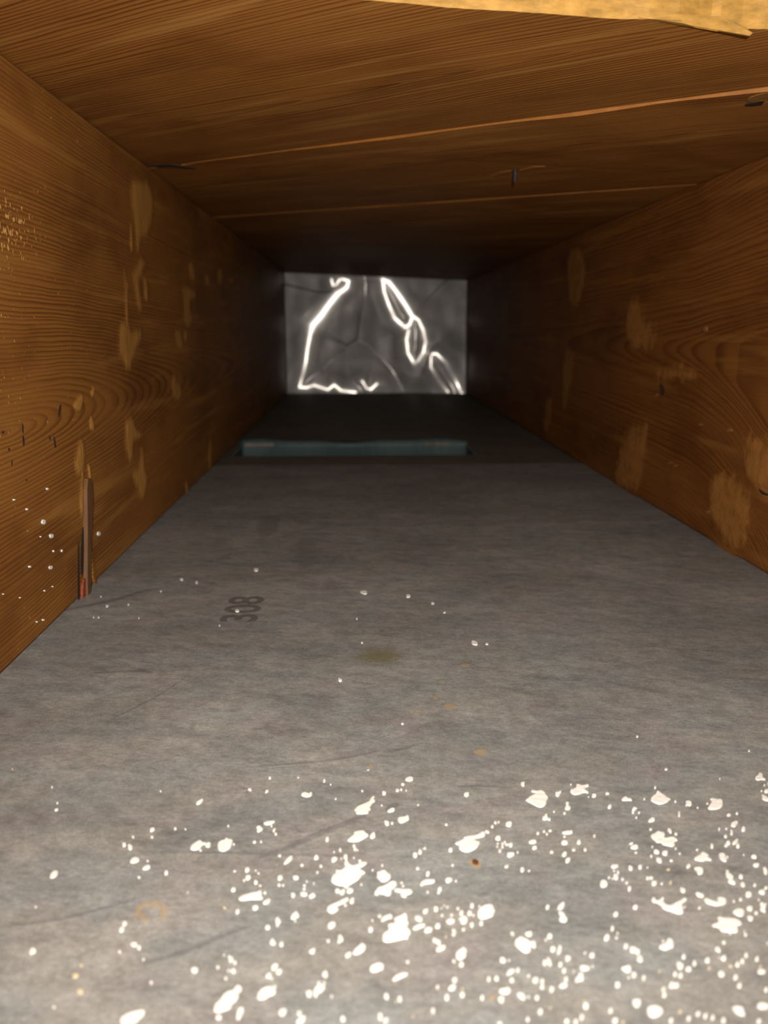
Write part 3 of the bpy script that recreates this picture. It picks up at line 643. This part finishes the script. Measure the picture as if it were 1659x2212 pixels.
POLY = {
1: ["40,690 55,660 100,630 125,615 145,630 150,640 178,636 175,646 145,656 130,680 100,700 62,702", "290,705 275,680 278,640 310,620 340,615 350,592 365,608 408,612 405,628 395,660 375,690 330,714",
    "1440,355 1480,325 1540,300 1575,285 1585,260 1600,240 1622,240 1605,258 1625,280 1605,290 1590,310 1570,335 1585,352 1560,365 1562,388 1500,392 1460,392 1455,370",
    "1383,615 1420,585 1450,565 1435,550 1470,540 1525,532 1540,555 1570,570 1545,590 1500,615 1470,628 1390,626", "1572,590 1590,565 1615,548 1618,565 1625,585 1595,604",
    "1240,960 1255,920 1290,900 1280,870 1320,880 1355,860 1370,835 1355,815 1370,790 1345,755 1365,728 1385,740 1380,790 1395,815 1430,835 1470,825 1510,800 1558,802 1545,820 1500,845 1490,868 1545,890 1510,905 1490,940 1450,970 1395,1000 1385,1025 1365,1020 1350,1005 1300,1000 1265,985",
    "452,1114 490,1090 530,1078 570,1068 620,1060 650,1040 656,1070 652,1102 668,1112 640,1120 560,1120 490,1130 460,1126", "985,230 1005,210 1035,212 1060,222 1068,208 1087,212 1080,235 1045,248 1005,240"],
2: ["150,438 165,422 195,420 225,418 235,402 250,412 252,440 220,455 190,468 165,462", "640,640 670,632 690,620 715,610 715,590 760,580 810,578 850,565 885,540 905,550 900,578 865,590 820,595 800,610 830,630 858,632 845,655 830,680 790,705 745,718 705,710 672,685 680,655 650,650",
    "1240,272 1262,265 1280,245 1310,230 1340,220 1330,208 1290,200 1298,185 1340,196 1380,188 1410,205 1418,230 1443,248 1425,275 1420,310 1390,335 1350,333 1310,310 1270,290", "345,1000 355,975 395,955 430,955 478,955 465,975 430,985 385,988 360,1005",
    "-20,900 0,885 45,870 60,895 98,915 92,940 60,965 20,972 -5,950 -25,930", "-20,1020 40,1010 80,980 125,960 152,985 130,1015 95,1040 100,1075 70,1092 35,1075 0,1070 -25,1050", "118,1040 150,1030 200,1040 260,1035 285,1052 260,1075 225,1080 230,1102 195,1100 175,1075 190,1058 150,1055"],
3: ["-32,205 -30,185 0,180 25,165 20,140 40,138 70,150 100,145 130,138 130,155 105,160 90,175 105,195 128,205 125,215 90,205 40,225 0,228", "405,272 430,250 450,245 455,258 490,265 500,280 470,275 430,278", "655,265 672,240 700,225 710,195 725,195 745,215 780,235 800,255 830,265 815,272 800,290 760,305 730,310 690,295 660,280",
    "1140,350 1160,318 1175,290 1190,280 1158,262 1185,258 1220,268 1262,265 1275,290 1272,325 1240,348 1190,355", "950,288 975,280 1005,292 1008,315 985,325 968,312", "1545,80 1575,60 1580,38 1605,45 1615,65 1608,80 1640,95 1635,103 1600,97 1575,105 1550,95", "1600,228 1620,235 1660,255 1680,280 1640,280 1605,262 1610,245",
    "652,570 690,560 715,535 745,545 770,550 780,570 765,595 790,600 830,590 860,590 895,620 860,620 865,660 840,672 800,660 765,655 750,640 735,630 715,640 690,615 665,595", "1020,775 1050,755 1080,745 1095,715 1130,730 1155,745 1140,765 1160,770 1180,790 1150,785 1125,782 1110,795 1060,790",
    "1232,740 1260,725 1290,735 1298,770 1306,800 1280,795 1250,775", "1022,855 1040,850 1070,848 1100,855 1108,890 1085,908 1060,905 1050,880", "1338,480 1355,465 1390,452 1405,465 1390,485 1375,505 1345,495"],
4: ["1205,130 1225,105 1265,88 1300,75 1345,50 1390,30 1400,42 1370,70 1320,90 1290,105 1290,125 1310,130 1285,150 1255,165 1225,155", "1400,70 1425,38 1440,40 1440,72 1420,82", "900,210 905,190 930,165 955,150 960,170 975,188 950,205 915,215", "768,235 780,205 800,205 800,225 820,235 800,260 780,258",
    "720,415 740,400 742,380 755,395 755,405 772,415 765,432 735,432", "1300,415 1312,380 1305,358 1330,355 1340,375 1350,395 1330,405 1310,420", "1055,497 1080,480 1108,465 1108,485 1095,510 1075,505", "1430,505 1450,475 1490,440 1510,420 1535,435 1542,465 1510,495 1470,515 1440,515",
    "1575,660 1580,625 1620,600 1670,590 1690,620 1670,645 1620,668", "1165,690 1185,670 1200,655 1208,670 1218,692 1205,718 1185,705", "242,995 250,950 300,910 330,860 370,830 415,825 435,790 460,775 490,800 475,830 450,838 460,870 435,910 395,940 388,975 350,990 290,1010 250,1005",
    "612,880 635,830 680,800 740,790 755,810 778,830 760,855 715,870 680,895 630,905", "1095,840 1110,800 1150,775 1190,780 1192,805 1160,835 1130,850 1125,880 1100,875"],
5: ["20,360 40,335 75,320 80,285 65,262 100,255 145,245 118,212 150,195 190,180 225,155 232,180 238,210 230,230 252,245 232,265 240,300 270,320 255,350 235,370 245,385 215,380 150,395 90,408 45,412 25,395", "10,225 30,200 65,185 100,172 110,205 80,205 45,222 20,234", "295,195 345,195 368,220 345,235 310,220", "678,165 700,145 717,165 705,190 690,180",
    "675,215 690,205 700,215 705,200 730,192 752,215 745,240 715,258 692,245 690,225", "832,180 838,145 870,110 915,90 965,92 970,125 988,145 968,165 970,185 930,200 880,215 845,205", "450,385 470,378 485,395 515,400 522,425 500,432 480,412 455,405", "648,520 665,490 700,470 715,455 745,485 735,500 735,535 705,555 680,562 655,550",
    "1148,420 1160,390 1190,375 1195,360 1225,378 1255,385 1280,410 1305,412 1318,398 1335,430 1330,465 1308,455 1300,440 1285,450 1290,480 1265,502 1235,500 1200,475 1165,445", "1238,335 1258,335 1275,325 1298,330 1300,350 1280,362 1250,352", "1520,155 1545,150 1580,175 1585,200 1605,215 1590,238 1550,238 1528,220 1545,190", "1015,830 1040,810 1065,815 1090,800 1118,815 1110,845 1075,855 1030,845"],
6: ["655,45 680,25 700,65 735,45 765,70 780,95 830,105 870,80 905,65 940,45 958,32 970,48 935,75 920,95 938,130 935,165 895,172 840,150 785,135 755,115 745,95 705,70 680,72", "1105,45 1135,40 1170,60 1215,72 1250,65 1220,35 1275,30 1305,50 1300,80 1270,92 1215,102 1175,88 1135,80", "1355,155 1375,138 1405,128 1445,135 1460,165 1440,190 1410,190 1375,170",
    "1178,262 1215,255 1238,240 1222,190 1270,205 1325,205 1385,212 1435,240 1435,260 1395,270 1405,325 1360,330 1310,325 1260,318 1240,290 1215,278 1190,278", "722,455 750,435 790,425 805,378 835,385 855,420 850,455 815,465 790,480 755,472", "400,632 440,625 470,610 492,635 488,660 460,672 430,655", "10,735 35,712 50,675 78,680 80,712 85,735 50,740 20,755",
    "630,1020 625,970 665,958 700,955 745,970 768,1000 745,1030 690,1057 650,1045", "1350,970 1380,960 1430,965 1450,985 1450,1010 1468,1035 1440,1040 1400,1025 1370,1000"],
}
marks = []
def area(p): return abs(sum(p[i][0]*p[(i+1) % len(p)][1]-p[(i+1) % len(p)][0]*p[i][1] for i in range(len(p))))/2
def add_ell(txt, org, mat):
    ox, oy, s = ORG[org]
    for t in txt.split(';'):
        q = [float(v) for v in t.split(',')]; x, y, rx, ry = q[0], q[1], q[2]*0.9, q[3]*0.9; rot = math.radians(q[4]) if len(q) > 4 else 0
        n = 9 if max(rx, ry) < 12 else 14
        ph = random.random()*6; am = random.uniform(.04, .13)
        pp = []
        for k in range(n):
            a = math.tau*k/n; j = 1 + am*math.sin(3*a+ph) + random.uniform(-.05, .05)
            ex, ey = rx*j*math.cos(a), ry*j*math.sin(a)
            pp.append((ox+(x+ex*math.cos(rot)+ey*math.sin(rot))/s, oy+(y-ex*math.sin(rot)+ey*math.cos(rot))/s))
        marks.append((area(pp), pp, mat))
for k, t in ELL.items(): add_ell(t, k, m_white)
for k, t in CREAM.items(): add_ell(t, k, m_cream)
for k, L in POLY.items():
    ox, oy, s = ORG[k]
    for t in L:
        pp = [(ox+float(a)/s, oy+float(b)/s) for a, b in (w_.split(',') for w_ in t.split())]
        marks.append((area(pp), chaikin(pp), m_white))
marks.sort(key=lambda m: -m[0])
def spatter_bm(bm, pp, h, mi=0):
    P = [on_floor(*q) for q in pp]
    c = sum((Vector(q) for q in P), Vector((0, 0)))/len(P)
    n = len(P)
    A = [bm.verts.new((p.x, p.y, -0.0002)) for p in P]
    B = [bm.verts.new((p.x+(c.x-p.x)*0.05, p.y+(c.y-p.y)*0.05, h)) for p in P]
    f = bm.faces.new(B); f.material_index = mi; fs = [f]
    for i in range(n): bm.faces.new((A[i], A[(i+1) % n], B[(i+1) % n], B[i])).material_index = mi
    bmesh.ops.triangulate(bm, faces=fs)
for i, (a, pp, mat) in enumerate(marks[:295]):
    bm = bmesh.new(); spatter_bm(bm, pp, 0.0003+i*0.0000012)
    link('paint_spatter', from_bm(bm, 'paint_spatter'), mat, fl)
bm = bmesh.new()
for a, pp, mat in marks[295:]: spatter_bm(bm, pp, 0.0003, 0 if mat is m_white else 1)
link('fine_paint_specks', from_bm(bm, 'fine_paint_specks'), [m_white, m_cream], fl, 'stuff')

# stains, print and scuffs of the near board
place_f = lambda a, b, h: (a, b, h)
def fpt(org): ox, oy, s = ORG[org]; return lambda q: tuple(on_floor(ox+q[0]/s, oy+q[1]/s))
F8, F9, F2, F7 = fpt(8), fpt(9), fpt(2), fpt(7)
P1 = lambda q: tuple(on_floor(*q))
def blob(name, fn, cx, cy, rx, ry, mat, soft=0.35, rot=0.0):
    pts = []
    r = math.radians(rot)
    for k in range(14):
        a = math.tau*k/14; j = random.uniform(.82, 1.15); ex, ey = rx*j*math.cos(a), ry*j*math.sin(a)
        pts.append(fn((cx+ex*math.cos(r)+ey*math.sin(r), cy-ex*math.sin(r)+ey*math.cos(r))))
    wd = min(max(a[0] for a in pts)-min(a[0] for a in pts), max(a[1] for a in pts)-min(a[1] for a in pts))
    return patch(name, pts, place_f, mat, fl, wd*soft*0.5, 0.00005, 16, 0.00004)
for cx, cy, rx, ry in [(1012,785,36,14),(845,903,19,10),(905,1080,46,16),(660,1132,20,9),(798,1021,16,12),(1120,1410,46,24),(338,1508,14,16)]:
    blob('rust_spot', F8, cx, cy, rx, ry, m_st_tan)
blob('olive_smudge', F8, 400, 722, 130, 45, m_st_olive, 1.3)
blob('rust_spot', fpt(5), 960, 880, 26, 26, m_st_tan)
# worn ring left by something round
for k in range(7):
    a = 2.2+k*0.75
    blob('rust_spot', F7, 655+58*math.cos(a), 740+34*math.sin(a), 22, 9, m_st_tan, 0.9, -math.degrees(a)-90)
# printed numerals, read along the duct
def stamp(text, x0, y0, size, sx, mat):
    cu = bpy.data.curves.new('stamp', 'FONT'); cu.body = text; cu.size = size; cu.offset = size*0.022
    to = bpy.data.objects.new('stamp_tmp', cu); C.objects.link(to)
    bpy.context.view_layer.update()
    me = bpy.data.meshes.new_from_object(to.evaluated_get(bpy.context.evaluated_depsgraph_get()))
    bpy.data.objects.remove(to)
    for v_ in me.vertices:
        x, y = v_.co.x, v_.co.y
        v_.co = (x0-y*sx, y0+x, 0.00012)
    me.materials.clear()
    at = me.attributes.new('fade', 'FLOAT', 'POINT'); at.data.foreach_set('value', [0.85]*len(me.vertices))
    return link('printed_number', me, mat, fl, label='faded grey printed number')
pa, pb = on_floor(556, 1343), on_floor(484, 1300)
stamp('308', pa.x-0.001, pa.y-0.001, 0.024, 1.0, m_st_ink)
patch('ink_block', [F9(q) for q in [(1215,182),(1340,182),(1335,200),(1310,325),(1165,330),(1195,230)]], place_f, m_st_faint, fl, 0.003, 0.00005, 16, 0.00004)
blob('ink_block', F9, 1530, 440, 75, 105, m_st_faint, 1.0)
# scuffs and scratches: thin tapered strokes
def stroke(pts, wpx, mat=m_st_scuff):
    L, Rr = [], []
    n = len(pts)
    for i, (x, y) in enumerate(pts):
        a, b = pts[max(0, i-1)], pts[min(n-1, i+1)]; dx, dy = b[0]-a[0], b[1]-a[1]; l = math.hypot(dx, dy)
        wd = wpx*(0.35+0.65*math.sin(math.pi*(i+.4)/n))
        L.append((x-dy/l*wd, y+dx/l*wd)); Rr.append((x+dy/l*wd, y-dx/l*wd))
    q = [P1(k) for k in L+Rr[::-1]]
    patch('scuff', q, place_f, mat, fl, 0.0006, 0.00004, 40, 0.00003)
stroke([(0,2003),(70,1995),(140,1985),(210,1966),(290,1944)], 3)
stroke([(310,2084),(360,2068),(420,2050),(480,2022),(545,2000)], 5)
stroke([(560,1852),(610,1838),(680,1805),(740,1782),(790,1762)], 6)
stroke([(300,1840),(400,1842),(520,1843),(640,1848),(760,1850)], 2)
stroke([(130,1322),(170,1312),(250,1297),(310,1276),(345,1272)], 3)
stroke([(840,1625),(870,1618),(905,1608)], 2.5)
stroke([(240,1555),(290,1530),(340,1505),(400,1465)], 1.5)
stroke([(835,1748),(850,1742),(862,1738)], 6)
stroke([(380,1345),(400,1275),(440,1272),(420,1270)], 4) if False else None
stroke([(200,1455),(240,1452),(300,1450),(330,1453)], 2.5)
stroke([(1030,1935),(1045,1934),(1060,1930)], 4)
stroke([(560,1655),(640,1650),(740,1640),(820,1622)], 2)
stroke([(990,1700),(1040,1698),(1100,1702)], 2)
# rusty nail head in the board
nh = F2((818, 812))
blob('rust_spot', F2, 815, 812, 56, 34, m_st_tan, 0.5, -12)
pts = [F2((818+26*math.cos(a*math.tau/12), 812+15*math.sin(a*math.tau/12)+4*math.cos(a*math.tau/12))) for a in range(12)]
bm = bmesh.new(); prism(bm, [(x, y, 0.00003) for x, y in pts], [(x, y, 0.0007) for x, y in pts])
link('nail_head', from_bm(bm, 'nail_head'), m_rust, fl, label='small rusty nail head')
